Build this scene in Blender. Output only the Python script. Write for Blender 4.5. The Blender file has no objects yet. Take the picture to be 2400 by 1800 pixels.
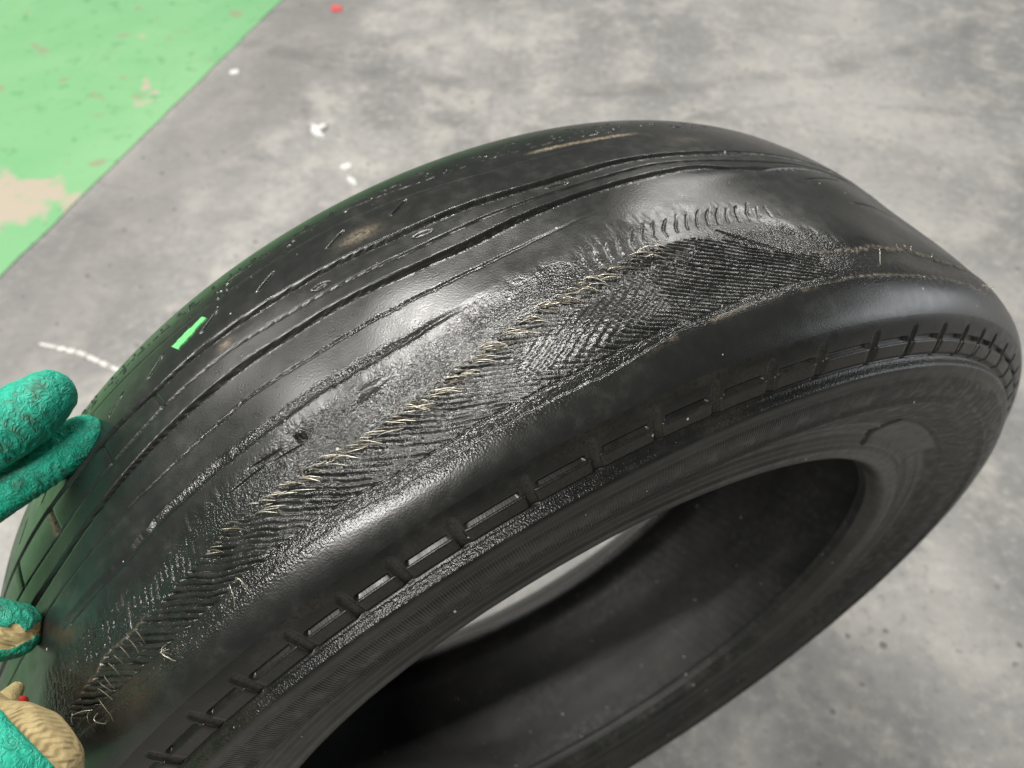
import bpy, bmesh, math, random
import numpy as np
from mathutils import Vector, Matrix

random.seed(4)
RNG = np.random.default_rng(7)
scn = bpy.context.scene
col = scn.collection
rad = math.radians

# ------------------------------------------------------------------ camera
CAM_H = 0.7293
PITCH = rad(51.173)
cam_d = bpy.data.cameras.new('camera')
cam = bpy.data.objects.new('camera', cam_d)
col.objects.link(cam)
cam.location = (0, 0, CAM_H)
cam.rotation_euler = (math.pi / 2 - PITCH, 0, 0)
cam_d.sensor_width = 36
cam_d.lens = 36 * 1803 / 2400
cam_d.clip_start = 0.01
cam_d.clip_end = 60
cam_d.dof.use_dof = True
cam_d.dof.focus_distance = 0.228
cam_d.dof.aperture_fstop = 14.0
scn.camera = cam

# ------------------------------------------------------------------ world, lamps, exposure
world = bpy.data.worlds.new('World')
scn.world = world
world.use_nodes = True
bg = world.node_tree.nodes['Background']
bg.inputs[0].default_value = (0.80, 0.86, 0.88, 1)
bg.inputs[1].default_value = 0.125


def strip_lamp(name, a, b, width, power, color=(1, 0.97, 0.92)):
    """a fluorescent fitting hung between two points, shining down"""
    a, b = Vector(a), Vector(b)
    l = bpy.data.lights.new(name, 'AREA')
    l.shape = 'RECTANGLE'
    l.size = (b - a).length
    l.size_y = width
    l.energy = power
    l.color = color
    o = bpy.data.objects.new(name, l)
    col.objects.link(o)
    o.location = (a + b) / 2
    o.rotation_euler = (0, 0, math.atan2(b.y - a.y, b.x - a.x))
    return o


strip_lamp('ceiling_strip_lamp', (-1.25, 1.25, 2.8), (0.05, 1.25, 2.8), 0.12, 58)
strip_lamp('ceiling_strip_lamp', (-3.4, 1.25, 2.8), (-2.1, 1.25, 2.8), 0.12, 62)
strip_lamp('ceiling_strip_lamp', (1.1, 3.6, 2.8), (2.4, 3.6, 2.8), 0.12, 70)
strip_lamp('ceiling_strip_lamp', (-1.9, -1.5, 2.8), (-0.3, -1.5, 2.8), 0.12, 90)
# daylight from the open workshop door on the right
dl = bpy.data.lights.new('door_daylight', 'AREA'); dl.shape = 'RECTANGLE'; dl.size = 1.2; dl.size_y = 1.6; dl.energy = 16; dl.color = (0.93, 0.97, 1.0)
do = bpy.data.objects.new('door_daylight', dl); col.objects.link(do)
do.location = (3.3, 0.75, 0.75); do.rotation_euler = (0, rad(62), rad(8))
scn.view_settings.view_transform = 'Standard'
scn.view_settings.look = 'None'
scn.view_settings.exposure = 0.12
scn.view_settings.gamma = 1.0
scn.view_settings.use_curve_mapping = False


# ------------------------------------------------------------------ helpers
def tag(o, label=None, cat=None, group=None, kind=None):
    if label: o['label'] = label
    if cat: o['category'] = cat
    if group: o['group'] = group
    if kind: o['kind'] = kind
    return o


def sstep(e0, e1, v):
    t = np.clip((v - e0) / (e1 - e0), 0, 1)
    return t * t * (3 - 2 * t)


def hsh(i, j, k=0):
    n = (i.astype(np.int64) * 374761393 + j.astype(np.int64) * 668265263 + np.int64(k) * 2147483647) & 0xFFFFFFFF
    n = ((n ^ (n >> 13)) * 1274126177) & 0xFFFFFFFF
    n = (n ^ (n >> 16)) & 0xFFFF
    return n / 65535.0


def vn(u, v, k=0):
    u, v = np.broadcast_arrays(u, v)
    i, j = np.floor(u), np.floor(v)
    fu, fv = u - i, v - j
    fu = fu * fu * (3 - 2 * fu); fv = fv * fv * (3 - 2 * fv)
    a = hsh(i, j, k); b = hsh(i + 1, j, k); c = hsh(i, j + 1, k); d = hsh(i + 1, j + 1, k)
    return (a * (1 - fu) + b * fu) * (1 - fv) + (c * (1 - fu) + d * fu) * fv


def fbm(u, v, k=0, o=3):
    s = 0; w = 0.5; t = 0
    for q in range(o):
        s = s + w * vn(u * 2 ** q + 17.3 * q, v * 2 ** q - 9.1 * q, k + q); t += w; w *= 0.5
    return s / t


def vn3(p, k=0):
    i = np.floor(p); f = p - i; f = f * f * (3 - 2 * f)
    r = 0
    for dz in (0, 1):
        for dy in (0, 1):
            for dx in (0, 1):
                h = hsh(i[:, 0] + dx + 57 * (i[:, 2] + dz), i[:, 1] + dy + 131 * (i[:, 2] + dz), k)
                w = (f[:, 0] if dx else 1 - f[:, 0]) * (f[:, 1] if dy else 1 - f[:, 1]) * (f[:, 2] if dz else 1 - f[:, 2])
                r = r + w * h
    return r


def mesh_np(name, verts, faces, mat, parent=None, smooth=True, attrs=None):
    me = bpy.data.meshes.new(name)
    verts = np.asarray(verts, np.float32); faces = np.asarray(faces, np.int32)
    n, k = faces.shape
    me.vertices.add(len(verts)); me.vertices.foreach_set('co', verts.ravel())
    me.loops.add(n * k); me.loops.foreach_set('vertex_index', faces.ravel())
    me.polygons.add(n)
    me.polygons.foreach_set('loop_start', np.arange(0, n * k, k, dtype=np.int32))
    me.polygons.foreach_set('use_smooth', np.full(n, smooth))
    me.update(calc_edges=True)
    for an, av in (attrs or {}).items():
        av = np.asarray(av, np.float32)
        if av.ndim == 2:
            a = me.attributes.new(an, 'FLOAT_VECTOR', 'POINT'); a.data.foreach_set('vector', av.ravel())
        else:
            a = me.attributes.new(an, 'FLOAT', 'POINT'); a.data.foreach_set('value', av.ravel())
    if mat: me.materials.append(mat)
    o = bpy.data.objects.new(name, me)
    col.objects.link(o)
    if parent: o.parent = parent
    return o


def bm_obj(name, bm, mat, parent=None, smooth=True):
    me = bpy.data.meshes.new(name)
    bm.normal_update(); bm.to_mesh(me); bm.free()
    for p in me.polygons: p.use_smooth = smooth
    me.materials.append(mat)
    o = bpy.data.objects.new(name, me); col.objects.link(o)
    if parent: o.parent = parent
    return o


class NT:
    """small node-tree writer"""
    def __init__(s, name):
        s.m = bpy.data.materials.new(name); s.m.use_nodes = True
        s.t = s.m.node_tree; s.b = s.t.nodes['Principled BSDF']

    def n(s, typ, **kw):
        d = s.t.nodes.new(typ)
        for k, v in kw.items():
            if k.startswith('i_'):
                key = k[2:]; key = int(key) if key.isdigit() else key.replace('_', ' ')
                if hasattr(v, 'is_linked'): s.t.links.new(v, d.inputs[key])
                else: d.inputs[key].default_value = v
            else: setattr(d, k, v)
        return d

    def set(s, key, v):
        if hasattr(v, 'is_linked'): s.t.links.new(v, s.b.inputs[key])
        else: s.b.inputs[key].default_value = v

    def math(s, op, a, b=0.0, c=None, clamp=False):
        d = s.n('ShaderNodeMath', operation=op, use_clamp=clamp)
        for q, v in enumerate((a, b) if c is None else (a, b, c)):
            if hasattr(v, 'is_linked'): s.t.links.new(v, d.inputs[q])
            else: d.inputs[q].default_value = v
        return d.outputs[0]

    def ramp(s, v, lo, hi, a=0.0, b=1.0):
        d = s.n('ShaderNodeMapRange', interpolation_type='SMOOTHSTEP')
        s.t.links.new(v, d.inputs[0])
        for q, w in zip((1, 2, 3, 4), (lo, hi, a, b)): d.inputs[q].default_value = w
        return d.outputs[0]

    def mix(s, f, a, b):
        d = s.n('ShaderNodeMix', data_type='RGBA')
        for q, v in ((0, f), (6, a), (7, b)):
            if hasattr(v, 'is_linked'): s.t.links.new(v, d.inputs[q])
            else: d.inputs[q].default_value = v if q == 0 else (*v, 1) if len(v) == 3 else v
        return d.outputs[2]

    def noise(s, vec, scale, detail=4, rough=0.55, dist=0.0):
        d = s.n('ShaderNodeTexNoise'); 
        if vec: s.t.links.new(vec, d.inputs['Vector'])
        d.inputs['Scale'].default_value = scale; d.inputs['Detail'].default_value = detail
        d.inputs['Roughness'].default_value = rough; d.inputs['Distortion'].default_value = dist
        return d.outputs['Fac']

    def voro(s, vec, scale, feature='F1', rnd=1.0):
        d = s.n('ShaderNodeTexVoronoi', feature=feature)
        s.t.links.new(vec, d.inputs['Vector']); d.inputs['Scale'].default_value = scale
        d.inputs['Randomness'].default_value = rnd
        return d

    def attr(s, name, vec=False):
        d = s.n('ShaderNodeAttribute', attribute_name=name)
        return d.outputs['Vector' if vec else 'Fac']

    def bump(s, h, strength, dist, prev=None):
        d = s.n('ShaderNodeBump'); s.t.links.new(h, d.inputs['Height'])
        if hasattr(strength, 'is_linked'): s.t.links.new(strength, d.inputs['Strength'])
        else: d.inputs['Strength'].default_value = strength
        d.inputs['Distance'].default_value = dist
        if prev: s.t.links.new(prev, d.inputs['Normal'])
        return d.outputs[0]


# ------------------------------------------------------------------ materials
def mat_concrete():
    t = NT('worn_concrete')
    P = t.n('ShaderNodeNewGeometry').outputs['Position']
    big = t.noise(P, 2.6, 4, 0.55, 0.1)
    mid = t.noise(P, 11, 6, 0.66, 0.2)
    fine = t.noise(P, 70, 6, 0.7)
    c = t.mix(t.ramp(big, 0.36, 0.66), (0.215, 0.213, 0.208), (0.365, 0.357, 0.342))
    c = t.mix(t.math('MULTIPLY', t.ramp(mid, 0.46, 0.66), 0.55), c, (0.475, 0.455, 0.415))
    dk = t.noise(P, 7, 6, 0.7, 0.3)
    c = t.mix(t.math('MULTIPLY', t.ramp(dk, 0.52, 0.72), 0.5), c, (0.17, 0.165, 0.16))
    c = t.mix(t.math('MULTIPLY', t.ramp(fine, 0.50, 0.68), 0.35), c, (0.53, 0.51, 0.475))
    c = t.mix(t.math('MULTIPLY', t.ramp(fine, 0.46, 0.34), 0.4), c, (0.16, 0.155, 0.15))
    # tyre-black scuff band running beside the painted area
    sep = t.n('ShaderNodeSeparateXYZ'); t.t.links.new(P, sep.inputs[0])
    d = t.math('SUBTRACT', t.math('MULTIPLY', sep.outputs[0], 0.961), t.math('MULTIPLY', sep.outputs[1], 0.276))
    w = t.math('ADD', d, t.math('MULTIPLY', t.math('SUBTRACT', mid, 0.5), 0.16))
    band = t.math('MULTIPLY', t.ramp(w, -0.92, -0.84), t.ramp(w, -0.60, -0.76))
    c = t.mix(t.math('MULTIPLY', band, 0.6), c, (0.185, 0.18, 0.175))
    # curved rubber marks left by tyres
    for (cx, cy, r0, wd, am) in ((0.15, 2.6, 1.35, .03, .35), (0.55, 0.25, 0.95, .012, .35), (-0.9, 0.2, 0.75, .02, .3), (1.6, 1.1, 0.8, .025, .3)):
        dx = t.math('SUBTRACT', sep.outputs[0], cx); dy = t.math('SUBTRACT', sep.outputs[1], cy)
        rr = t.math('SQRT', t.math('ADD', t.math('MULTIPLY', dx, dx), t.math('MULTIPLY', dy, dy)))
        e = t.math('ABSOLUTE', t.math('SUBTRACT', t.math('ADD', rr, t.math('MULTIPLY', t.math('SUBTRACT', mid, 0.5), 0.06)), r0))
        k = t.math('MULTIPLY', t.ramp(e, wd, wd * .3), t.math('MULTIPLY', t.ramp(dk, 0.40, 0.56), am))
        c = t.mix(k, c, (0.12, 0.118, 0.115))
    # hairline cracks, pores
    cr = t.voro(P, 1.7, 'DISTANCE_TO_EDGE').outputs['Distance']
    c = t.mix(t.math('MULTIPLY', t.ramp(t.math('ADD', cr, t.math('MULTIPLY', t.math('SUBTRACT', mid, 0.5), 0.05)), 0.006, 0.0), 0.12), c, (0.12, 0.115, 0.11))
    sp = t.voro(P, 38).outputs['Distance']
    c = t.mix(t.math('MULTIPLY', t.ramp(sp, 0.20, 0.10), t.ramp(fine, 0.48, 0.60)), c, (0.12, 0.115, 0.11))
    t.set('Base Color', c)
    t.set('Roughness', t.ramp(mid, 0.3, 0.7, 0.45, 0.75))
    t.set('Normal', t.bump(fine, 0.3, 0.003))
    return t.m


def mat_green_paint():
    t = NT('green_floor_paint')
    P = t.n('ShaderNodeNewGeometry').outputs['Position']
    big = t.noise(P, 3.0, 4, 0.55, 0.4)
    mid = t.noise(P, 13, 5, 0.6, 0.7)
    fine = t.noise(P, 50, 4, 0.6)
    c = t.mix(t.ramp(big, 0.35, 0.7), (0.19, 0.44, 0.21), (0.25, 0.49, 0.25))
    c = t.mix(t.math('MULTIPLY', t.ramp(mid, 0.55, 0.75), 0.45), c, (0.13, 0.34, 0.15))
    # primer showing through chips, bare concrete where the paint has worn off
    chip = t.noise(P, 19, 3, 0.5, 0.3)
    c = t.mix(t.math('MULTIPLY', t.ramp(t.noise(P, 33, 4, 0.6, 0.2), 0.60, 0.66), 0.55), c, (0.12, 0.28, 0.13))
    c = t.mix(t.math('MULTIPLY', t.ramp(chip, 0.625, 0.685), 0.75), c, (0.30, 0.30, 0.20))
    bare = t.math('ADD', t.noise(P, 2.6, 5, 0.62, 0.8), t.math('MULTIPLY', t.math('SUBTRACT', fine, 0.5), 0.06))
    sep = t.n('ShaderNodeSeparateXYZ'); t.t.links.new(P, sep.inputs[0])
    dx = t.math('SUBTRACT', sep.outputs[0], -0.80); dy = t.math('SUBTRACT', sep.outputs[1], 0.93)
    rr = t.math('SQRT', t.math('ADD', t.math('MULTIPLY', dx, dx), t.math('MULTIPLY', t.math('MULTIPLY', dy, dy), 2.2)))
    worn = t.math('SUBTRACT', t.math('ADD', rr, t.math('MULTIPLY', t.math('SUBTRACT', mid, 0.5), 0.28)), 0.105)
    c = t.mix(t.math('MAXIMUM', t.ramp(bare, 0.66, 0.68), t.ramp(worn, 0.02, -0.02)), c, (0.46, 0.40, 0.32))
    t.set('Base Color', c)
    t.set('Roughness', 0.45)
    t.set('Normal', t.bump(fine, 0.2, 0.002))
    return t.m


def mat_rubber(kind='tread'):
    t = NT('rubber_' + kind)
    tc = t.attr('tc', True)
    grain = t.attr('grain'); dust = t.attr('dust')
    fine = t.noise(tc, 1500, 1, 0.5)
    mid = t.noise(tc, 170, 5, 0.6)
    big = t.noise(tc, 28, 4, 0.6, 0.5)
    base = {'tread': (0.010, 0.0105, 0.009), 'side': (0.0085, 0.0088, 0.0075), 'liner': (0.008, 0.008, 0.0082)}[kind]
    c = t.mix(t.ramp(big, 0.3, 0.7), base, tuple(v * 1.6 for v in base))
    # pale dust film, rubbed in patches
    film = t.math('MULTIPLY', t.ramp(mid, 0.45, 0.75), t.ramp(big, 0.4, 0.7))
    c = t.mix(t.math('MULTIPLY', film, 0.10), c, (0.20, 0.19, 0.16))
    # grit grains
    v = t.voro(tc, 210)
    keep = t.ramp(t.n('ShaderNodeSeparateColor', i_0=v.outputs['Color']).outputs[0], 0.52, 0.53)
    size = t.n('ShaderNodeSeparateColor', i_0=v.outputs['Color']).outputs[1]
    spk = t.math('MULTIPLY', t.math('LESS_THAN', v.outputs['Distance'], t.math('MULTIPLY', t.math('POWER', size, 3.5), 0.12)), keep)
    c = t.mix(t.math('MULTIPLY', dust, t.ramp(t.noise(tc, 700, 3, 0.7), 0.32, 0.6)), c, (0.36, 0.28, 0.18))
    c = t.mix(spk, c, (0.55, 0.53, 0.46))
    t.set('Base Color', c)
    r0, r1 = {'tread': (0.27, 0.34), 'side': (0.28, 0.42), 'liner': (0.5, 0.62)}[kind]
    r = t.ramp(mid, 0.3, 0.7, r0, r1)
    r = t.math('MULTIPLY', r, t.math('SUBTRACT', 1.0, t.math('MULTIPLY', grain, 0.30)))
    r = t.math('ADD', r, t.math('MULTIPLY', t.math('MAXIMUM', dust, spk), 0.4), clamp=True)
    t.set('Roughness', r)
    t.set('Specular IOR Level', {'tread': 0.8, 'side': 0.5, 'liner': 0.35}[kind])
    nb = t.bump(fine, t.math('ADD', t.math('MULTIPLY', grain, 0.50), 0.085), 0.0006)
    nb = t.bump(t.noise(tc, 900, 1, 0.5), t.math('ADD', t.math('MULTIPLY', grain, 0.26), 0.02), 0.0006, nb)
    if kind == 'side':
        sx = t.n('ShaderNodeSeparateXYZ'); t.t.links.new(tc, sx.inputs[0])
        rib = t.math('SINE', t.math('MULTIPLY', sx.outputs[0], 2 * math.pi / 0.0011))
        nb = t.bump(rib, t.math('MULTIPLY', t.attr('ribs'), t.ramp(mid, 0.35, 0.6, 0.15, 0.7)), 0.00025, nb)
    t.set('Normal', nb)
    return t.m


def mat_simple(name, color, rough, metal=0.0, bump=0.0, scale=400):
    t = NT(name)
    P = t.n('ShaderNodeTexCoord').outputs['Object']
    nz = t.noise(P, scale, 4, 0.6)
    t.set('Base Color', t.mix(t.ramp(nz, 0.3, 0.7), color, tuple(v * 0.72 for v in color)))
    t.set('Roughness', rough); t.set('Metallic', metal)
    if bump: t.set('Normal', t.bump(nz, bump, 0.0006))
    return t.m


def mat_glove():
    t = NT('latex_coated_knit')
    P = t.n('ShaderNodeTexCoord').outputs['Object']
    knit = t.attr('knit'); grime = t.attr('grime'); st = t.attr('stitch', True)
    mid = t.noise(P, 90, 5, 0.6, 0.5); fine = t.noise(P, 420, 4, 0.65)
    c = t.mix(t.ramp(mid, 0.3, 0.7), (0.012, 0.36, 0.235), (0.02, 0.50, 0.34))
    c = t.mix(t.math('MULTIPLY', grime, t.ramp(t.noise(P, 260, 5, 0.7, 0.4), 0.40, 0.66)), c, (0.06, 0.085, 0.05))
    k = t.mix(t.ramp(fine, 0.3, 0.7), (0.50, 0.37, 0.17), (0.66, 0.53, 0.27))
    k = t.mix(t.math('MULTIPLY', t.ramp(mid, 0.5, 0.7), 0.5), k, (0.33, 0.20, 0.10))
    edge = t.ramp(t.math('ADD', knit, t.math('MULTIPLY', t.math('SUBTRACT', fine, 0.5), 0.35)), 0.44, 0.56)
    t.set('Base Color', t.mix(edge, c, k))
    t.set('Roughness', t.math('ADD', t.math('MULTIPLY', edge, 0.35), 0.5))
    sx = t.n('ShaderNodeSeparateXYZ'); t.t.links.new(st, sx.inputs[0])
    w1 = t.math('SINE', t.math('MULTIPLY', sx.outputs[0], 2 * math.pi / 0.0017))
    w2 = t.math('SINE', t.math('ADD', t.math('MULTIPLY', sx.outputs[1], 2 * math.pi / 0.0015), t.math('MULTIPLY', w1, 1.2)))
    kb = t.math('MULTIPLY', t.math('ADD', t.math('MULTIPLY', w1, 0.5), t.math('MULTIPLY', w2, 0.5)), edge)
    nb = t.bump(kb, 0.6, 0.0005)
    ck = t.noise(P, 300, 2, 0.5, 1.6)
    ck = t.math('SUBTRACT', 1.0, t.math('MULTIPLY', t.math('ABSOLUTE', t.math('SUBTRACT', ck, 0.5)), 7.0), clamp=True)
    coat = t.math('SUBTRACT', 1.0, edge)
    nb = t.bump(ck, t.math('MULTIPLY', coat, 0.55), 0.0006, nb)
    nb = t.bump(fine, 0.15, 0.0005, nb)
    t.set('Normal', nb)
    return t.m


M_CONC = mat_concrete(); M_GREEN = mat_green_paint()
M_TREAD = mat_rubber('tread'); M_SIDE = mat_rubber('side'); M_LINER = mat_rubber('liner')
M_WIRE = mat_simple('bare_steel_wire', (0.80, 0.74, 0.62), 0.34, 0.75)
M_WIRED = mat_simple('rubber_coated_wire', (0.20, 0.175, 0.13), 0.38, 0.5)
M_CHIPW = mat_simple('white_paint_chip', (0.82, 0.82, 0.80), 0.6, 0, 0.3)
M_CHIPR = mat_simple('red_paint_chip', (0.72, 0.12, 0.12), 0.6, 0, 0.3)
M_CHALK = mat_simple('white_scrape', (0.78, 0.76, 0.72), 0.7, 0, 0.3, 120)
M_FLEEN = mat_simple('green_paint_fleck', (0.20, 0.72, 0.26), 0.6, 0, 0.8, 900)
M_RED = mat_simple('red_yarn', (0.55, 0.035, 0.02), 0.85, 0, 0.8, 900)
M_GLOVE = mat_glove()

# ------------------------------------------------------------------ floor
bm = bmesh.new()
vs = [bm.verts.new(p) for p in ((-8, -6, 0), (8, -6, 0), (8, 10, 0), (-8, 10, 0))]
bm.faces.new(vs)
floor = tag(bm_obj('floor', bm, M_CONC, smooth=False), kind='structure')

# painted area: a sheet with a slightly ragged straight edge
bm = bmesh.new()
edge = []
for i in range(420):
    s = -6 + 14 * i / 419
    q = 0.0006 * math.sin(s * 37) + 0.0012 * random.uniform(-1, 1)
    edge.append(bm.verts.new((-0.467 + (s - 1.589) * 0.2871 + q, s, 0.0015)))
bm.faces.new(edge + [bm.verts.new((-8, 8, 0.0015)), bm.verts.new((-8, -6, 0.0015))])
tag(bm_obj('painted_floor_area', bm, M_GREEN, smooth=False), kind='structure')

# white scrape curving across the concrete
pts = [(-0.60, 0.652), (-0.585, 0.648), (-0.542, 0.636), (-0.51, 0.62), (-0.484, 0.607), (-0.45, 0.585), (-0.41, 0.55)]
bm = bmesh.new(); prev = None
N = 90
for i in range(N):
    u = i / (N - 1) * (len(pts) - 1); k = min(int(u), len(pts) - 2); f = u - k
    x = pts[k][0] * (1 - f) + pts[k + 1][0] * f; y = pts[k][1] * (1 - f) + pts[k + 1][1] * f
    w = 0.0028 * (0.45 + 0.9 * random.random()) * min(1, 6 * i / N + 0.3)
    a = bm.verts.new((x + 0.35 * w, y + w, 0.0012)); b = bm.verts.new((x - 0.35 * w, y - w, 0.0012))
    if prev and random.random() > 0.06: bm.faces.new((prev[0], prev[1], b, a))
    prev = (a, b)
bm_obj('scrape_mark', bm, M_CHALK, floor, smooth=False)

# ------------------------------------------------------------------ tyre surface of revolution
BASE_R = 0.2825
tyre = bpy.data.objects.new('tyre', None); col.objects.link(tyre)
tyre.location = (0.01915, 0.20401, 0.0)
tyre.rotation_euler = (0, 0, rad(-62.9458))
tag(tyre, 'badly worn black rubber tyre standing upright with steel cords showing through the tread', 'tyre')
PROF = [(.0627, .185), (.0700, .190), (.0715, .197), (.0690, .206), (.0705, .212), (.0760, .224), (.0808, .232), (.0830, .2394),
        (.0830, .246), (.0815, .252), (.0804, .2559), (.0774, .2572), (.0762, .2605), (.0748, .2648), (.0712, .2725), (.061, .2800),
        (.045, .2815), (.016, .2820), (-.0114, .2818), (-.0263, .2808), (-.045, .2776), (-.06, .2731), (-.07, .2676), (-.078, .2593),
        (-.0815, .249), (-.0825, .238), (-.079, .225), (-.068, .205), (-.060, .195), (-.0555, .185)]
LINER = [(.0627, .185), (.0575, .1845), (.0555, .188), (.0585, .197), (.0645, .213), (.0700, .232), (.0695, .247), (.0620, .262), (.0450, .2710),
         (0, .2725), (-.0450, .2690), (-.0620, .262), (-.0695, .247), (-.0700, .232), (-.0645, .213), (-.0540, .197), (-.0490, .188), (-.0505, .1845), (-.0555, .185)]


def spline(P, n=4000):
    P = np.array(P); d = np.r_[0, np.cumsum(np.hypot(*np.diff(P, axis=0).T))]
    s = np.linspace(0, d[-1], n); m = np.gradient(P, d, axis=0)
    k = np.clip(np.searchsorted(d, s) - 1, 0, len(d) - 2)
    h = (d[k + 1] - d[k])[:, None]; t = ((s - d[k]) / (d[k + 1] - d[k]))[:, None]
    return (2*t**3 - 3*t**2 + 1) * P[k] + (t**3 - 2*t**2 + t) * h * m[k] + (-2*t**3 + 3*t**2) * P[k+1] + (t**3 - t**2) * h * m[k+1]


FULL = spline(PROF)
FARC = np.r_[0, np.cumsum(np.hypot(*np.diff(FULL, axis=0).T))]


def resample(P, arc, s0, s1, step):
    """points between two arc lengths, step may be a function of the point"""
    out = [s0]
    while out[-1] < s1:
        x = np.interp(out[-1], arc, P[:, 0]); r = np.interp(out[-1], arc, P[:, 1])
        out.append(out[-1] + (step(x, r) if callable(step) else step))
    out = np.array(out); out *= 1.0
    out = s0 + (out - s0) * (s1 - s0) / (out[-1] - s0)
    Q = np.stack([np.interp(out, arc, P[:, 0]), np.interp(out, arc, P[:, 1])], 1)
    e = 2e-4
    A = np.stack([np.interp(out + e, arc, P[:, 0]) - np.interp(out - e, arc, P[:, 0]), np.interp(out + e, arc, P[:, 1]) - np.interp(out - e, arc, P[:, 1])], 1)
    Nn = np.stack([A[:, 1], -A[:, 0]], 1); Nn /= np.linalg.norm(Nn, axis=1, keepdims=True)
    return Q, Nn, out


_TAB = {}


def tab(th, rows, sig=1.1):
    """smooth curve through (degrees, mm) pairs"""
    key = tuple(rows)
    if key not in _TAB:
        r = np.array(rows); g = np.arange(-80, 80.05, .1); v = np.interp(g, r[:, 0], r[:, 1])
        k = np.exp(-(np.arange(-60, 61) * .1 / sig) ** 2 / 2); k /= k.sum()
        _TAB[key] = (g, np.convolve(np.pad(v, 60, 'edge'), k, 'valid'))
    return np.interp(th, *_TAB[key])


G1 = [(-62, -28), (-50.1, -27.8), (-45.7, -27.8), (-41.3, -26.8), (-34.4, -27.5), (-30.9, -27), (-26.9, -29), (-14.9, -26.7), (-11.5, -24.5), (-5.3, -23.7), (-.1, -21.3), (4.9, -21.8), (6.4, -22.5), (11.6, -21.5), (16.2, -20.4), (21.6, -20.4), (28, -19.6), (45, -21)]
G2 = [(-62, -11), (-46.2, -11.5), (-42, -11.8), (-35.8, -14.1), (-30.1, -17.8), (-26, -18.9), (-24.4, -19.3), (-15.7, -15.6), (-10.7, -13.5), (-5.3, -14.8), (4, -14.6), (8.7, -16), (15.1, -14.4), (21.6, -13.3), (40, -13)]
G3 = [(-62, .5), (-43.4, -.7), (-37.3, -2.2), (-32.5, -6.3), (-28.7, -8.5), (-24, -9.6), (-16.3, -7.7), (-11.3, -5.5), (-7, -5.9), (-3.3, -8.1), (3.3, -9.2), (9.9, -10.3), (13.4, -11), (15.7, -7.6), (18.8, -6.6), (22.1, -8.9), (24.7, -10), (34, -10)]
G4 = [(-62, 10), (-40.6, 9.4), (-33.2, 7.5), (-28.4, 4.9), (-24.5, 3.8), (-20.5, 5.7), (-14.4, 6.2), (-9, 6), (-5.5, 4.6), (4, 2)]
G5 = [(-62, 21.5), (-44.1, 22.1), (-36.9, 22.8), (-31.4, 19.5), (-27.9, 18.3), (-21.6, 19.3), (-15.8, 19.5), (-8, 17)]
WEAR = [(-62, 55), (-45.2, 57.3), (-39.2, 61.2), (-36, 61.7), (-33.2, 62.2), (-29.3, 60.6), (-25.6, 60.5), (-21.2, 60.1), (-17.9, 61.7), (-15.4, 62.1), (-12.6, 61.1), (-8.2, 61.4), (-3.6, 61.6), (.1, 58.3), (4.8, 57.6), (6.4, 55.8), (11.7, 57.6), (18.9, 58), (24.7, 59.4), (29.8, 59.7), (35, 62), (60, 62)]
SPINE = [(-62, 50), (-43.7, 47.8), (-40.6, 45.5), (-37.9, 44), (-35.4, 45), (-28.1, 40.6), (-23.4, 41.8), (-19.9, 42.2), (-15.7, 41.4), (-11.7, 38.1), (-8.1, 34), (-5.3, 31.8), (-3.2, 30.3), (-.9, 28.4), (2.8, 26), (6, 25), (9, 29), (11, 37), (12.3, 43), (18.2, 45.5), (27, 43.3), (31.6, 46.6), (36.4, 51.6), (60, 56)]
GRAINUP = [(-62, 34), (-46, 33), (-35.7, 31.4), (-29.4, 30.5), (-25.1, 28.8), (-20.8, 26.5), (-17.1, 27.8), (-11.8, 23.6), (-6.6, 19.1), (-1.3, 19), (.7, 15.4), (6.4, 13), (12.2, 15), (15, 30), (18.2, 44), (60, 54)]
BAR_NEAR = [-60, -55.4, -50.8, -46.3, -41.8, -37.3, -33.3, -28.7, -24.8, -21.1, -16.9, -11.9, -7.2, -2.6, 2.0, 6.6, 11.2, 16.9, 21.7, 26.2, 30.4, 34.2, 37.6, 42.2, 46.8, 51.4, 56, 60.6, 65.2, 69.8, 74.4, 79, 83.6, 88.2]
SLITS = [-55, -50, -45, -40, -35.1, -30.7, -25.5, -20.5, -14.7, -9.6]
TWI = [-50, -43.5, -36.3, -30.6]


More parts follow.
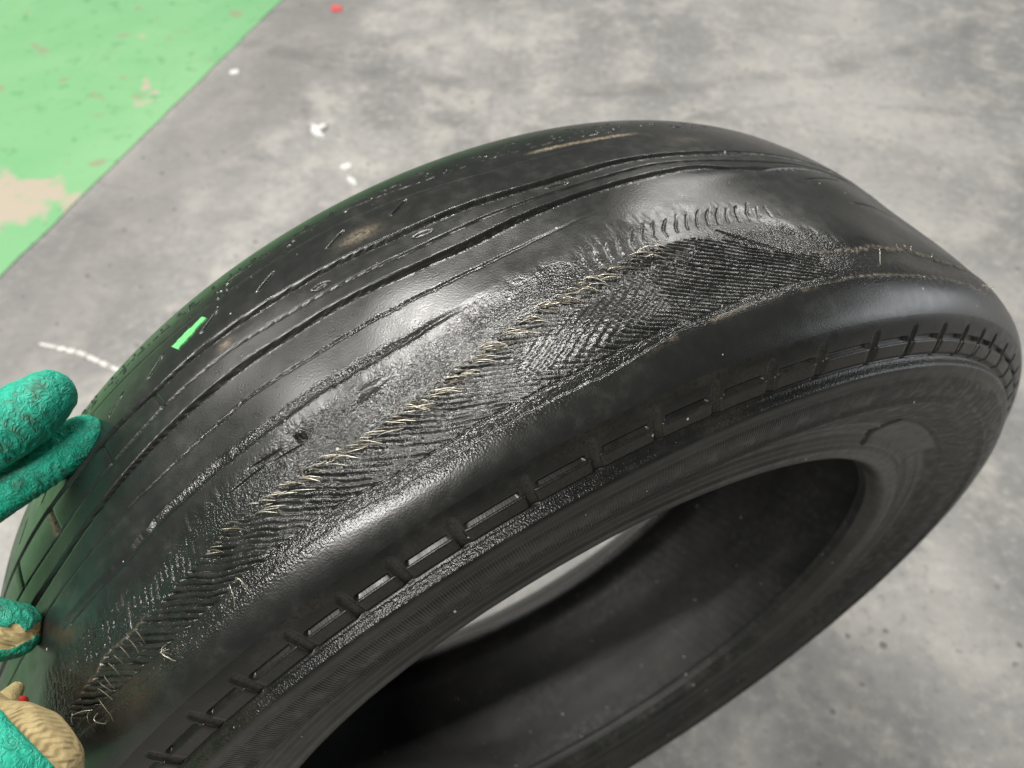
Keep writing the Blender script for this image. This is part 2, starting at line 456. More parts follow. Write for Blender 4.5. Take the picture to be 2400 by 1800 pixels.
def tread_height(TH, X, Rr):
    """height in mm over the smooth profile, with wear masks; TH degrees (1,m), X mm (n,1)"""
    a = np.radians(TH) * 281.0
    a, x = np.broadcast_arrays(a, X); th = np.broadcast_to(TH, a.shape)
    h = np.zeros(a.shape); grain = np.zeros(a.shape); dust = np.zeros(a.shape)
    tread = (np.broadcast_to(Rr, a.shape) > 0.262)

    def groove(rows, w, depth, edge=0.35, wob=0.25, seed=0):
        d = np.abs(x - tab(th, rows) - wob * (fbm(a / 4, x * 0 + seed, seed) - .5) * 2)
        return -depth * sstep(0, 1, (w - d) / edge * 0.5 + 0.5), d

    # slow swell of the distorted casing
    sw = sstep(-30, 5, x) * sstep(66, 50, x)
    h += 0.8 * sw * np.sin(np.radians(th) * 17 + x / 18) + 0.25 * sw * np.sin(np.radians(th) * 29 - x / 11 + 1.0)
    # main grooves
    fade1 = 1 - 0.45 * sstep(-5, 20, th)
    g, d1 = groove(G1, 1.1 * fade1, 2.6, 0.4, 0.12, 1); h += g
    g, _ = groove(G2, 0.34, 1.1, 0.25, 0.12, 2); h += g * (1 - .5 * sstep(5, 20, th))
    g, d3 = groove(G3, 1.2 * (1 - .45 * sstep(-8, 8, th)), 2.6, 0.4, 0.14, 3); h += g * (1 - .55 * sstep(0, 10, th) * sstep(16, 13, th)) * sstep(34, 24, th)
    g, d4 = groove(G4, 0.32, 0.6, 0.3, 0.3, 4); h += g * sstep(3, -8, th)
    grain = np.maximum(grain, 0.6 * sstep(1.6, 0.4, d4) * sstep(-33, -26, th) * sstep(-2, -12, th))
    g, d5 = groove(G5, 1.25 - 0.6 * sstep(-24, -14, th), 1.0, 1.2, 0.5, 5); h += g * sstep(-7, -17, th) * sstep(-44.5, -42.5, th)
    grain = np.maximum(grain, sstep(4.0, 0.8, d5) * sstep(-36, -28, th) * sstep(-8, -18, th))
    # small rough lip on the camera side of the deep grooves
    for rows, s in ((G1, 11), (G3, 12)):
        q = x - tab(th, rows)
        lip = np.exp(-((q - 1.7) / 0.45) ** 2)
        h += lip * 0.35 * (fbm(a / 0.9, x / 2, s) - 0.25) * sstep(-40, -30, th)
        grain = np.maximum(grain, lip * 0.8 * sstep(-40, -28, th))
    # wear-bar notches between the first two grooves
    for t0 in TWI:
        q = a - np.radians(t0) * 281 - 0.35 * (x + 20)
        m = sstep(0, .6, x - tab(th, G1) - .8) * sstep(0, .6, tab(th, G2) - x - .4)
        h -= 0.8 * m * np.exp(-(q / 0.7) ** 2)
        dust = np.maximum(dust, 0.35 * m * np.exp(-((q + 2) / 2.0) ** 2) * (t0 < -40))
    # slanted sipes on the far shoulder
    for t0 in SLITS:
        q = (th - t0) + (x + 39.2) * 0.30
        m = sstep(-42.6, -40.5, x) * sstep(-36.2, -38, x)
        h -= 2.2 * m * np.exp(-(np.radians(q) * 281 / 0.75) ** 4)
    # mould line and cracks at the far edge
    dl = tab(th, [(-60, -60), (-13.2, -56.2), (-7.7, -50.1), (-3, -48.7), (2.2, -47.2), (8.2, -47.2), (13, -46), (40, -50)])
    h -= 0.4 * np.exp(-((x - dl - .5 * (vn(a / 3, x * 0, 20) - .5)) / 0.42) ** 2) * sstep(.40, .55, vn(a / 1.5, x * 0, 21)) * sstep(12, 8, th)
    h += 0.5 * np.exp(-((x - dl + 3.5) / 0.6) ** 2) * sstep(.72, .85, vn(a / 1.4, x * 0, 22)) * sstep(12, 8, th)
    l2 = tab(th, [(-30, -50), (-13.7, -47.6), (-8.2, -43.6), (-2.1, -37.8), (20, -37)])
    h -= 0.2 * np.exp(-((x - l2) / 0.4) ** 2) * sstep(10, 0, th)
    # tiny pits on far shoulder
    h -= 0.5 * sstep(.80, .9, vn(a / 2.1, x / 1.6, 23)) * sstep(-44, -50, x) * sstep(-60, -56, x) * sstep(.5, .7, vn(a / 9, x / 9, 24))
    # dust deposits
    ts = tab(th, [(1, -43.2), (7.2, -42.1), (12, -42.5)])
    dust = np.maximum(dust, .75 * sstep(1.7, .5, np.abs(x - ts) + .9 * (fbm(a / 2.5, x, 26) - .5)) * sstep(.8, 3, th) * sstep(12, 10, th) * (.35 + .9 * fbm(a / 4, x / 2, 27)))
    for (t0, x0, st, sx, amp) in ((-13.0, -34.5, 1.3, 3.2, .55), (-24.6, -22.5, .6, 2.0, .5), (15, -33, 2, 4, .15), (33, 71, 4, 3, .12)):
        dust = np.maximum(dust, amp * np.exp(-((th - t0) / st) ** 2 - ((x - x0) / sx) ** 2) * (0.4 + fbm(a / 3, x / 2, 25)))

    # ---- worn zone ------------------------------------------------------
    jag = 1.6 * (fbm(a / 5, x / 9, 31) - .5) + 0.9 * (fbm(a / 1.3, x / 5, 32) - .5)
    wear = tab(th, WEAR) + 0.5 * jag
    spine = tab(th, SPINE) + 1.6 * jag
    gup = tab(th, GRAINUP) + 3.0 * jag
    thl = sstep(-50, -46, th) * sstep(40, 33, th)
    cend = wear - 4.4 + 2.2 * sstep(-4, 2, th) - 0.8 * (fbm(a / 6, x * 0, 30) - .5)
    inside = sstep(-.5, .5, x - spine) * sstep(.5, -.5, x - cend) * thl
    gz = sstep(-6.0, 5.0, x - gup) * sstep(.5, -.5, x - wear) * thl
    lgl = sstep(2, 14, th) * sstep(14.5, 12, th)
    gz2 = gz * (1 - sstep(0, 5, th) * sstep(24, 12, x - 10 * 0 + 0 * th) * 0.6)
    gz2 = gz2 * (1 - .85 * sstep(-3, 2, th) * sstep(29, 23, x) * sstep(17, 14, th))
    grain = np.maximum(grain, gz2 * (0.50 + 0.45 * sstep(.3, .7, fbm(a / 8, x / 5, 33))))
    # torn edge toward the sound shoulder
    h -= 0.5 * gz
    edge = x - wear
    h -= 0.35 * np.exp(-(edge / 0.35) ** 2) * thl * sstep(.35, .6, fbm(a / 5, x * 0, 34)) * (1 - .5 * sstep(12, 16, th))
    # second torn line a few mm above, where the shoulder rubber has peeled
    e2 = x - cend - .3
    h -= 0.55 * np.exp(-(e2 / 0.35) ** 2) * thl * sstep(.28, .45, fbm(a / 7, x * 0, 36)) * sstep(12, 6, th)
    grain = np.maximum(grain, 0.6 * sstep(5.5, 1.5, np.abs(edge + 1.0)) * thl)
    # leather-like crazing
    cz = fbm(a / 1.3, x / 0.75, 37, 2)
    h += gz2 * (1 - .7 * inside) * 0.16 * (cz - .5)
    # cords of the upper belt, at about thirty degrees to the running direction
    al = np.radians(30)
    wp = 3.0 * (fbm(a / 26, x / 14, 38) - .5) + 0.75 * (fbm(a / 6, x / 4, 39) - .5)
    bend = 0.018 * np.clip(x - 52, 0, 12) ** 2 * sstep(-26, -12, th)
    p = (x * np.cos(al) - a * np.sin(al) + wp + bend) / 1.8
    q = (x * np.sin(al) + a * np.cos(al))
    pid = np.floor(p)
    brk = vn(q / 13.0, pid * 3.7, 40); brk2 = vn(q / 3.0, pid * 5.1, 41)
    gw = 0.10 + 0.09 * vn(q / 8.0, pid * 2.3, 55)
    gap = np.exp(-(((p - pid) - .5) / gw) ** 2) * (0.7 + 0.3 * sstep(.1, .4, brk2))
    ph2 = (p - pid) % 1.0
    gap2 = np.exp(-((np.minimum(ph2, 1 - ph2)) / 0.07) ** 2) * sstep(.35, .65, vn(q / 6.0, pid * 4.3, 56))
    # the bald patch between, rubbed nearly flat
    ph = sstep(-10.5, -8, th) * sstep(3.2, 1.0, th)
    bald = ph * sstep(5.0, 9.0, x - spine) * sstep(-6.5, -9.5, x - wear)
    bald2 = sstep(.60, .75, fbm(a / 16, x / 9, 42)) * (1 - ph) * 0.5
    strand = inside * (1 - .93 * bald) * (1 - bald2) * sstep(15.5, 12.5, th)
    nearsp = sstep(8, 2, x - spine) * sstep(-24, -8, th)
    h -= strand * (gap * (0.7 + 0.9 * sstep(.25, .65, brk) + 0.2 * (brk2 - .5) + 0.8 * nearsp) + .35 * gap2)
    h += strand * (1 - gap) * (0.18 * np.sin(np.pi * ph2) + 0.15 * (brk2 - .4) + 0.26 * (cz - .5))
    grain = grain * (1 - .6 * strand)
    rs = sstep(3, 6, th) * sstep(14, 12, th)
    h -= strand * gap * 0.4 * rs
    # lower belt showing through the bald patch, running the other way
    p2 = (x * np.cos(-rad(33)) - a * np.sin(-rad(33)) + .6 * wp) / 2.6
    h += 0.10 * bald * np.sin(2 * np.pi * p2 + 1.5 * (brk2 - .5))
    grain = grain * (1 - .55 * bald)
    h += 0.9 * np.exp(-((th + 4.2) / 4.2) ** 2 - ((x - 46.5) / 7.5) ** 2)
    # right-hand rubbed band: dry frayed borders
    rb = sstep(12, 17, th) * sstep(41, 34, th)
    fr = rb * (np.exp(-((x - spine) / .9) ** 2) + .9 * np.exp(-((x - wear) / .7) ** 2)) * sstep(.35, .6, fbm(a / 1.2, x / 1.2, 43))
    fr = fr + np.exp(-((x - wear - 1.2) / .8) ** 2) * sstep(.52, .66, fbm(a / 6, x / 6, 44)) * sstep(-4, 2, th) * sstep(15, 10, th) * .45
    fr = fr + np.exp(-((x - spine) / .45) ** 2) * sstep(-45, -43, th) * sstep(-35.5, -37.5, th) * .45
    dust = np.maximum(dust, .5 * fr)
    h += 0.35 * fr * rb
    # short ticks at the left above the cords
    tk = (a + 0.18 * x + 1.0 * (fbm(a / 7, x / 5, 45) - .5)) / 2.5
    tid = np.floor(tk)
    tm = sstep(-47.5, -45, th) * sstep(-30, -33, th) * sstep(0, 2, x - 30.5 - 3.5 * vn(tid, tid * 0, 46)) * sstep(46, 41, x)
    h -= 0.45 * tm * np.exp(-(((tk - tid) - .5) / 0.13) ** 2) * sstep(.25, .5, vn(x / 2.0, tid, 47))
    # curved cracks on the right above the cords
    ck = (a + 0.75 * x - 0.05 * (x - 16) ** 2 + 1.8 * (fbm(a / 6, x / 4, 48) - .5)) / 4.6
    cid = np.floor(ck)
    lo = tab(th, [(-3, 19), (2, 14), (8, 10.5), (13, 12), (18, 15)]); hi = lo + 10.5
    cm = sstep(-3, 0, th) * sstep(16, 12.5, th) * sstep(0, 1.5, x - lo - 3 * vn(cid, cid * 0, 49)) * sstep(0, 1.5, hi - x)
    h -= 0.42 * cm * np.exp(-(((ck - cid) - .5) / 0.08) ** 2) * (0.4 + 0.6 * vn(x / 2.5, cid * 3.1, 50))
    # isolated cuts
    def cut(t0, x0, t1, x1, w, dp):
        A = np.array([np.radians(t0) * 281, x0]); B = np.array([np.radians(t1) * 281, x1]); D = B - A; L = (D ** 2).sum()
        u = np.clip(((a - A[0]) * D[0] + (x - A[1]) * D[1]) / L, 0, 1)
        dd = np.hypot(a - A[0] - u * D[0], x - A[1] - u * D[1])
        return -dp * np.exp(-(dd / (w * (0.25 + 1.1 * np.sin(np.pi * np.clip(u, .05, .95))))) ** 2)
    h += cut(-22.4, 28.2, -21.9, 31.6, .8, 2.0)
    h += cut(-26.0, 27.5, -23.6, 29.0, .4, 1.2) + cut(-27.8, 30.4, -25.0, 30.2, .4, 1.0) + cut(-24.6, 31, -22.2, 32.2, .35, .9)
    h += cut(-42.9, 25.0, -36.1, 23.4, .5, 1.2)
    h += cut(-17.6, -20.5, -16.4, -19.5, .7, .9) + cut(-9.9, -19.5, -8.6, -18.8, .7, .7) + cut(.2, -17.8, 1.9, -17.2, .5, .8)
    h += cut(9.0, 23.8, 12.3, 39.5, .5, 1.0)
    h += cut(22.7, 0, 28.4, -4.4, .5, .35) + cut(25.1, 15.4, 34, 12, .8, .5)
    # blister lifted where the crown has split
    h += 1.0 * np.exp(-((th - 16.5) / 4.0) ** 2 - ((x + 4.5) / 4.5) ** 2)
    h -= 1.0 * np.exp(-((th - 17.5) / 3.6) ** 2 - ((x + 8.2) / 1.1) ** 2)
    # shiny scuff
    sc = np.exp(-((th + 17.2) / 1.5) ** 2 - ((x - 28.8 + .6 * (th + 17)) / 2.0) ** 2)
    h += 0.5 * sc; grain *= (1 - .8 * sc)
    m = tread.astype(float)
    return h * m, grain * m, dust * m


def side_height(TH, X, Rr):
    a = np.radians(TH) * 262.0
    a, r = np.broadcast_arrays(a, Rr * 1000.0); th = np.broadcast_to(TH, a.shape)
    h = np.zeros(a.shape); grain = np.zeros(a.shape); dust = np.zeros(a.shape)
    bars = np.array(BAR_NEAR)
    k = np.clip(np.searchsorted(bars, th), 1, len(bars) - 1)
    lo, hi = bars[k - 1], bars[k]
    d = np.minimum(np.abs(th - lo), np.abs(th - hi)) * np.pi / 180 * 264
    # cross grooves with rounded ends
    e = np.hypot(d, np.clip(r - 267.5, 0, None) * 0.6)
    cg = sstep(1.75, 1.0, e) * sstep(257.6, 258.4, r) * sstep(271.5, 269.5, r)
    h -= 0.75 * cg; grain = np.maximum(grain, cg * .5); dust = np.maximum(dust, .05 * cg)
    # slot along the top of each block
    l = (hi - lo) * np.pi / 180 * 264; u = (th - lo) * np.pi / 180 * 264
    sl = sstep(2.6, 3.2, u) * sstep(2.6, 3.2, l - u) * sstep(264.1, 264.5, r) * sstep(266.2, 265.8, r)
    h -= 1.5 * sl * (1 - cg)
    # step above blocks at the far right where the band is crisper
    # gritty glint on the ledge
    led = sstep(255.6, 256.1, r) * sstep(257.8, 257.3, r)
    grain = np.maximum(grain, .6 * led); h += led * .08 * (fbm(a / 1.2, r / .8, 61) - .5)
    h -= 0.8 * np.exp(-((r - 258.0) / .35) ** 2)
    # moulded rings
    for r0, w, ht in ((239.4, .8, 1.1), (211.5, .5, .6), (250.2, .4, -.3), (199.5, .6, -.6), (203.5, .6, .5), (194.5, .6, .5), (222, .5, .25), (207.5, .5, -.5)):
        h += ht * np.exp(-((r - r0) / w) ** 2)
    h += 0.25 * (fbm(a / 25, r / 12, 62) - .5)
    dust = np.maximum(dust, .05 * sstep(.55, .8, fbm(a / 20, r / 8, 63)))
    ribs = sstep(213, 216, r) * sstep(253, 249, r)
    return h, grain, dust, ribs


def thetas(step):
    return np.concatenate([np.arange(-64, 64, step), np.arange(64, 150, .4), np.arange(150, 296, 2.0)])


def revolve(name, P, Nn, step, fn, mat, parent, flip=False):
    TH = thetas(step)[None]
    X = P[:, :1]; Rr = P[:, 1:]
    res = fn(TH, X * 1000, Rr) if fn else (np.zeros((len(P), TH.shape[1])),) * 3
    h, grain, dust = res[:3]
    mm = h * 1e-3
    x = X + mm * Nn[:, :1]; r = Rr + mm * Nn[:, 1:]
    t = np.radians(TH)
    # casing distortion: slight out-of-round
    V = np.stack([x, r * np.sin(t), BASE_R + r * np.cos(t)], -1).reshape(-1, 3)
    n, m = x.shape
    i, j = np.meshgrid(np.arange(n - 1), np.arange(m), indexing='ij'); j2 = (j + 1) % m
    F = np.stack([i * m + j, (i + 1) * m + j, (i + 1) * m + j2, i * m + j2], -1).reshape(-1, 4)
    if flip: F = F[:, ::-1]
    aa = np.broadcast_to(t * 0.281, x.shape); arc = np.r_[0, np.cumsum(np.hypot(*np.diff(P, axis=0).T))]
    tc = np.stack([aa, np.broadcast_to(arc[:, None], x.shape), np.zeros(x.shape)], -1).reshape(-1, 3)
    at = {'tc': tc, 'grain': grain.ravel(), 'dust': dust.ravel()}
    if len(res) > 3: at['ribs'] = res[3].ravel()
    return mesh_np(name, V, F, mat, parent, True, at)


def arc_at(cond):
    return FARC[np.argmax(cond)]


S_BEAD = arc_at(FULL[:, 1] > .2095)
S_SHO = arc_at(FULL[:, 1] > .2728)
S_FAR = FARC[len(FULL) - 1 - np.argmax(FULL[::-1, 1] > .2600)]
S_FBEAD = FARC[len(FULL) - 1 - np.argmax(FULL[::-1, 1] > .2000)]
P, Nn, _ = resample(FULL, FARC, S_SHO, S_FAR, lambda x, r: .00026 if .009 < x < .066 else .00045)
revolve('tread', P, Nn, .085, tread_height, M_TREAD, tyre)
P, Nn, _ = resample(FULL, FARC, S_BEAD, S_SHO, lambda x, r: .0003 if r > .2535 else .0007)
near_side = tag(revolve('sidewall', P, Nn, .12, side_height, M_SIDE, tyre), 'near sidewall with a row of moulded blocks under the shoulder')
P, Nn, _ = resample(FULL, FARC, 0, S_BEAD, .001)
revolve('bead', P, Nn, .5, lambda a, b, c: side_height(a, b, c), M_SIDE, tyre)
P, Nn, _ = resample(FULL, FARC, S_FAR, S_FBEAD, .002)
revolve('sidewall', P, Nn, .5, None, M_SIDE, tyre)
P, Nn, _ = resample(FULL, FARC, S_FBEAD, FARC[-1], .001)
revolve('bead', P, Nn, .5, None, M_SIDE, tyre)
LN = spline(LINER); LA = np.r_[0, np.cumsum(np.hypot(*np.diff(LN, axis=0).T))]
P, Nn, _ = resample(LN, LA, 0, LA[-1], .003)


def liner_height(TH, X, Rr):
    a = np.radians(TH) * 270; a, x = np.broadcast_arrays(a, X)
    return 0.06 * np.sin(2 * np.pi * (a + .4 * x) / 9) + .6 * (fbm(a / 14, x / 10, 71) - .5), np.full(a.shape, .10), .02 * sstep(.5, .75, fbm(a / 30, x / 14, 72))


revolve('inner_liner', P, Nn, .5, liner_height, M_LINER, tyre)

# shoulder blocks: proud pads between the cross grooves
PR = FULL; 


def side_pt(r):
    seg = FARC < S_SHO
    rr = PR[seg, 1]; k = np.interp(r, rr, np.arange(len(rr)))
    x = np.interp(k, np.arange(len(rr)), PR[seg, 0])
    x2 = np.interp(np.interp(r + 2e-4, rr, np.arange(len(rr))), np.arange(len(rr)), PR[seg, 0])
    tx, tr = x2 - x, 2e-4; L = math.hypot(tx, tr)
    return x, tr / L, -tx / L          # x and the outward normal (nx, nr)


def pad(name, th0, th1, r0, r1, lift, mat, parent, nth=8, nr=5, bev=.0004):
    """curved plate following the sidewall, with a rounded rim"""
    V, F, TC = [], [], []
    us = [0, 0, .04, *np.linspace(.12, .88, nth), .96, 1, 1]; ws = [0, 0, .08, *np.linspace(.2, .8, nr), .92, 1, 1]
    for a, u in enumerate(us):
        for b, w in enumerate(ws):
            rim = a in (0, len(us) - 1) or b in (0, len(ws) - 1)
            soft = a in (1, len(us) - 2) or b in (1, len(ws) - 2)
            hgt = -.0012 if rim else lift - (bev if soft else 0)
            r = r0 + (r1 - r0) * w; t = rad(th0 + (th1 - th0) * u)
            x, nx, nrm = side_pt(r)
            x += nx * hgt; rr = r + nrm * hgt
            V.append((x, rr * math.sin(t), BASE_R + rr * math.cos(t))); TC.append((t * .281, r, 0))
    m = len(ws)
    for a in range(len(us) - 1):
        for b in range(m - 1):
            F.append((a * m + b, (a + 1) * m + b, (a + 1) * m + b + 1, a * m + b + 1))
    z = np.zeros(len(V))
    return mesh_np(name, V, F, mat, parent, True, {'tc': np.array(TC), 'grain': z + .12, 'dust': z + .03, 'ribs': z})


for q in range(len(BAR_NEAR) - 1):
    g = 1.75 / 264 * 180 / math.pi
    pad('shoulder_block', BAR_NEAR[q] + g * .85, BAR_NEAR[q + 1] - g * .85, .2588, .2640, .00045, M_SIDE, near_side)
tag(pad('embossed_panel', 36, 57, .2000, .2200, .0009, M_SIDE, near_side, 14, 8), 'smooth raised panel moulded into the sidewall beside the rim opening')


# ------------------------------------------------------------------ tread surface sampler for small parts
def tread_pt(th, xmm, lift):
    k = np.interp(-xmm * 1e-3, -FULL[500:3500, 0], np.arange(500, 3500))
    i = int(k); x, r = FULL[i]
    tx, tr = FULL[i + 3] - FULL[i - 3]; L = math.hypot(tx, tr); nx, nr = tr / L, -tx / L
    h = lift + (-.0004 if 20 < xmm < 62 else 0)
    if 20 < xmm < 62: h += 1e-3 * (0.8 * np.sin(np.radians(th) * 17 + xmm / 18) + 0.25 * np.sin(np.radians(th) * 29 - xmm / 11 + 1.0)) * float(sstep(66, 50, np.float64(xmm)))
    t = rad(th); rr = r + nr * h
    return Vector((x + nx * h, rr * math.sin(t), BASE_R + rr * math.cos(t)))


def tube(name, pts, rads, mat, parent, sides=5):
    V, F = [], []
    n = len(pts)
    for i, p in enumerate(pts):
        d = (pts[min(i + 1, n - 1)] - pts[max(i - 1, 0)]).normalized()
        u = d.cross(Vector((.3, .2, 1))).normalized(); v = d.cross(u)
        for k in range(sides):
            c = 2 * math.pi * k / sides
            V.append(p + (u * math.cos(c) + v * math.sin(c)) * rads[i])
    for i in range(n - 1):
        for k in range(sides):
            k2 = (k + 1) % sides
            F.append((i * sides + k, i * sides + k2, (i + 1) * sides + k2, (i + 1) * sides + k))
    return mesh_np(name, [tuple(v) for v in V], F, mat, parent, True)


# bare steel cord ends along the spine of the worn band
t0 = -30.5
while t0 < 3.4:
    dens = 1.0 if -27 < t0 < -2 else 0.6
    for rep in range(random.choice((1, 2, 2, 3))):
        if random.random() > dens: continue
        th = t0 + random.uniform(-.25, .25); x = float(tab(th, SPINE)) + random.uniform(-2.8, 2.0)
        L = random.uniform(2.6, 9.5); ang = rad(random.gauss(26, 6)); curl = random.uniform(-.25, .3)
        pts, n = [], 6
        for i in range(n):
            u = i / (n - 1); an = ang + curl * (u - .5)
            lift = 0.0001 + 0.0008 * math.sin(math.pi * min(1, u * 1.15)) + .0003 * (rep == 2) * u if i else -0.0005
            pts.append(tread_pt(th + math.degrees(L * u * math.cos(an) / 281), x + L * u * math.sin(an), lift))
        r0 = random.uniform(.00009, .00017)
        tube('steel_wire', pts, [r0] * (n - 1) + [r0 * .5], M_WIRE if random.random() > .36 else M_WIRED, tyre)
    t0 += 0.36
# curled wires at the left and loose bright ones
for (th, x, L, an, curl, m) in [(-37.3, 46.8, 7, 28, 1.4, M_WIRED), (-37.8, 47.6, 6, 24, 1.6, M_WIRED), (-38.5, 47.0, 5, 20, 1.4, M_WIRED), (-39.2, 48.4, 5, 25, 1.6, M_WIRED), (-39.8, 49.2, 6, 22, 1.5, M_WIRED),
                                (-40.4, 50.3, 6, 35, 1.0, M_WIRED), (-40.9, 51.2, 6, 30, .8, M_WIRED), (-41.3, 53, 6, 30, 1.3, M_WIRED), (-41.4, 55.2, 8, 45, 1.5, M_WIRED),
                                (-29.6, 56.2, 6, 60, 1.6, M_WIRE), (-29.2, 57.0, 4, 20, 1.8, M_WIRE), (-35.4, 57.8, 5, 35, .4, M_WIRE), (-35.3, 59.2, 3.5, -20, .4, M_WIRE), (-35.2, 57.4, 4, 80, .3, M_WIRE),
                                (-45.0, 53.2, 11, 12, .4, M_WIRE), (-42.9, 55.0, 8, 70, 1.2, M_WIRED), (-42.4, 57.5, 5, 75, .2, M_WIRE), (1.6, 25.4, 9, 22, -.2, M_WIRE), (2.2, 25.0, 8, 30, .2, M_WIRE)]:
    L *= random.uniform(.6, 1.25); an += random.uniform(-16, 16); th += random.uniform(-.25, .25)
    pts, n = [], 9
    for i in range(n):
        u = i / (n - 1); k = rad(an) + curl * (u - .5)
        pts.append(tread_pt(th + math.degrees(L * u * math.cos(k) / 281), x + L * u * math.sin(k), .0004 + .0022 * math.sin(math.pi * u)))
    tube('steel_wire', pts, [.00014] * n, m, tyre)
# fine frayed hairs on the right
for (th, x, L, an, lift) in [(19.6, 53.5, 5.5, -65, .003), (36.0, 58.5, 3, 20, .003), (35.6, 57.5, 3, 60, .0025), (35.9, 59.5, 3, -10, .003), (27, 43.4, 2.2, -70, .0014), (24.5, 44, 2.0, -80, .0012), (30, 45.4, 2, -60, .0012)]:
    pts = [tread_pt(th + math.degrees(L * u * math.cos(rad(an)) / 281), x + L * u * math.sin(rad(an)), lift * u) for u in np.linspace(0, 1, 5)]
    tube('frayed_cord', pts, [.00011, .0001, .00009, .00008, .00006], M_WIRE, tyre, 4)

# green paint fleck stuck on the far shoulder
A_, B_ = (-25.7, -43.3), (-28.6, -39.4)
V, F = [], []
n = 15
for i in range(n):
    u = i / (n - 1)
    th = A_[0] + (B_[0] - A_[0]) * u; x = A_[1] + (B_[1] - A_[1]) * u
    w = (1.7 if u < .42 else 2.6) * (0.88 + .24 * random.random())
    for s, l in ((-1, -.0004), (-1, .0006), (1, .0006), (1, -.0004)):
        V.append(tuple(tread_pt(th + s * w * .10, x + s * w * .8, l)))
for i in range(n - 1):
    for k in range(3): F.append((i * 4 + k, i * 4 + k + 1, i * 4 + k + 5, i * 4 + k + 4))
F += [(0, 3, 2, 1), ((n - 1) * 4, (n - 1) * 4 + 1, (n - 1) * 4 + 2, (n - 1) * 4 + 3)]
tag(mesh_np('paint_fleck', V, F, M_FLEEN, tyre, False), 'bright green paint fleck stuck on the far shoulder')

# rubber whisker on the bead edge
t = rad(-11.8)
pts = [Vector((.0632 + .0012 * u, (.1856 - .0045 * u) * math.sin(t + .006 * u), BASE_R + (.1856 - .0045 * u) * math.cos(t))) for u in np.linspace(0, 1, 5)]
tube('rubber_whisker', pts, [.0007, .0005, .0004, .0004, .0003], M_SIDE, tyre, 5)

# ------------------------------------------------------------------ gloved hand gripping the tyre
F_PX = 1803.0
fwv = Vector((0, math.cos(PITCH), -math.sin(PITCH))); cuv = Vector((0, math.sin(PITCH), math.cos(PITCH)))


def at(px, py, d):
    return Vector((0, 0, CAM_H)) + d * (fwv + Vector((1, 0, 0)) * ((px - 1200) / F_PX) - cuv * ((py - 900) / F_PX))


def hand_mesh():
    bm = bmesh.new()

    def ball_chain(pts):
        for (p, r), (p2, r2) in zip(pts, pts[1:]):
            L = (p2 - p).length; n = max(2, int(L / 0.0025))
            for i in range(n + 1):
                u = i / n
                bmesh.ops.create_icosphere(bm, subdivisions=2, radius=r + (r2 - r) * u, matrix=Matrix.Translation(p.lerp(p2, u)))
    # two fingers lying together over the far shoulder
    ball_chain([(at(112, 930, .2600), .0093), (at(62, 968, .2575), .0112), (at(-20, 1012, .2540), .0122), (at(-160, 1090, .256), .0132), (at(-330, 1200, .266), .0140)])
    ball_chain([(at(196, 1020, .2755), .0076), (at(150, 1050, .2745), .0090), (at(40, 1122, .2720), .0096), (at(-110, 1215, .272), .0108), (at(-300, 1310, .276), .0130)])
    # curled forefinger
    ball_chain([(at(30, 1478, .2590), .0094), (at(-10, 1480, .2560), .0104), (at(-120, 1450, .256), .0115), (at(-300, 1400, .268), .0140)])
    # thumb and its ball
    ball_chain([(at(88, 1803, .212), .0125), (at(10, 1800, .212), .0185), (at(-90, 1815, .216), .0212), (at(-240, 1690, .245), .023), (at(-360, 1500, .268), .024)])
    # back of the hand, wrist
    ball_chain([(at(-330, 1220, .272), .018), (at(-430, 1330, .274), .027), (at(-520, 1400, .270), .030), (at(-800, 1500, .255), .028), (at(-1150, 1650, .235), .027)])
    ball_chain([(at(-310, 1330, .276), .019), (at(-430, 1400, .272), .025)])
    ball_chain([(at(-330, 1460, .270), .022), (at(-450, 1430, .270), .026)])
    me = bpy.data.meshes.new('hand_raw'); bm.to_mesh(me); bm.free()
    o = bpy.data.objects.new('hand_raw', me); col.objects.link(o)
    md = o.modifiers.new('r', 'REMESH'); md.mode = 'VOXEL'; md.voxel_size = .0011
    sm = o.modifiers.new('s', 'SMOOTH'); sm.factor = .5; sm.iterations = 6
    sd = o.modifiers.new('d', 'SUBSURF'); sd.levels = 1; sd.render_levels = 1
    dg = bpy.context.evaluated_depsgraph_get(); dg.update()
    ev = o.evaluated_get(dg); m2 = bpy.data.meshes.new_from_object(ev)
    col.objects.unlink(o); bpy.data.objects.remove(o)
    return m2


hm = hand_mesh()
hm.name = 'gloved_hand'
nv = len(hm.vertices)
co = np.empty(nv * 3); hm.vertices.foreach_get('co', co); co = co.reshape(-1, 3)
nr = np.empty(nv * 3); hm.vertices.foreach_get('normal', nr); nr = nr.reshape(-1, 3)


def seg_dist(p, a, b):
    a, b = np.array(a), np.array(b); d = b - a
    u = np.clip(((p - a) @ d) / (d @ d), 0, 1); return np.linalg.norm(p - a - u[:, None] * d, axis=1)


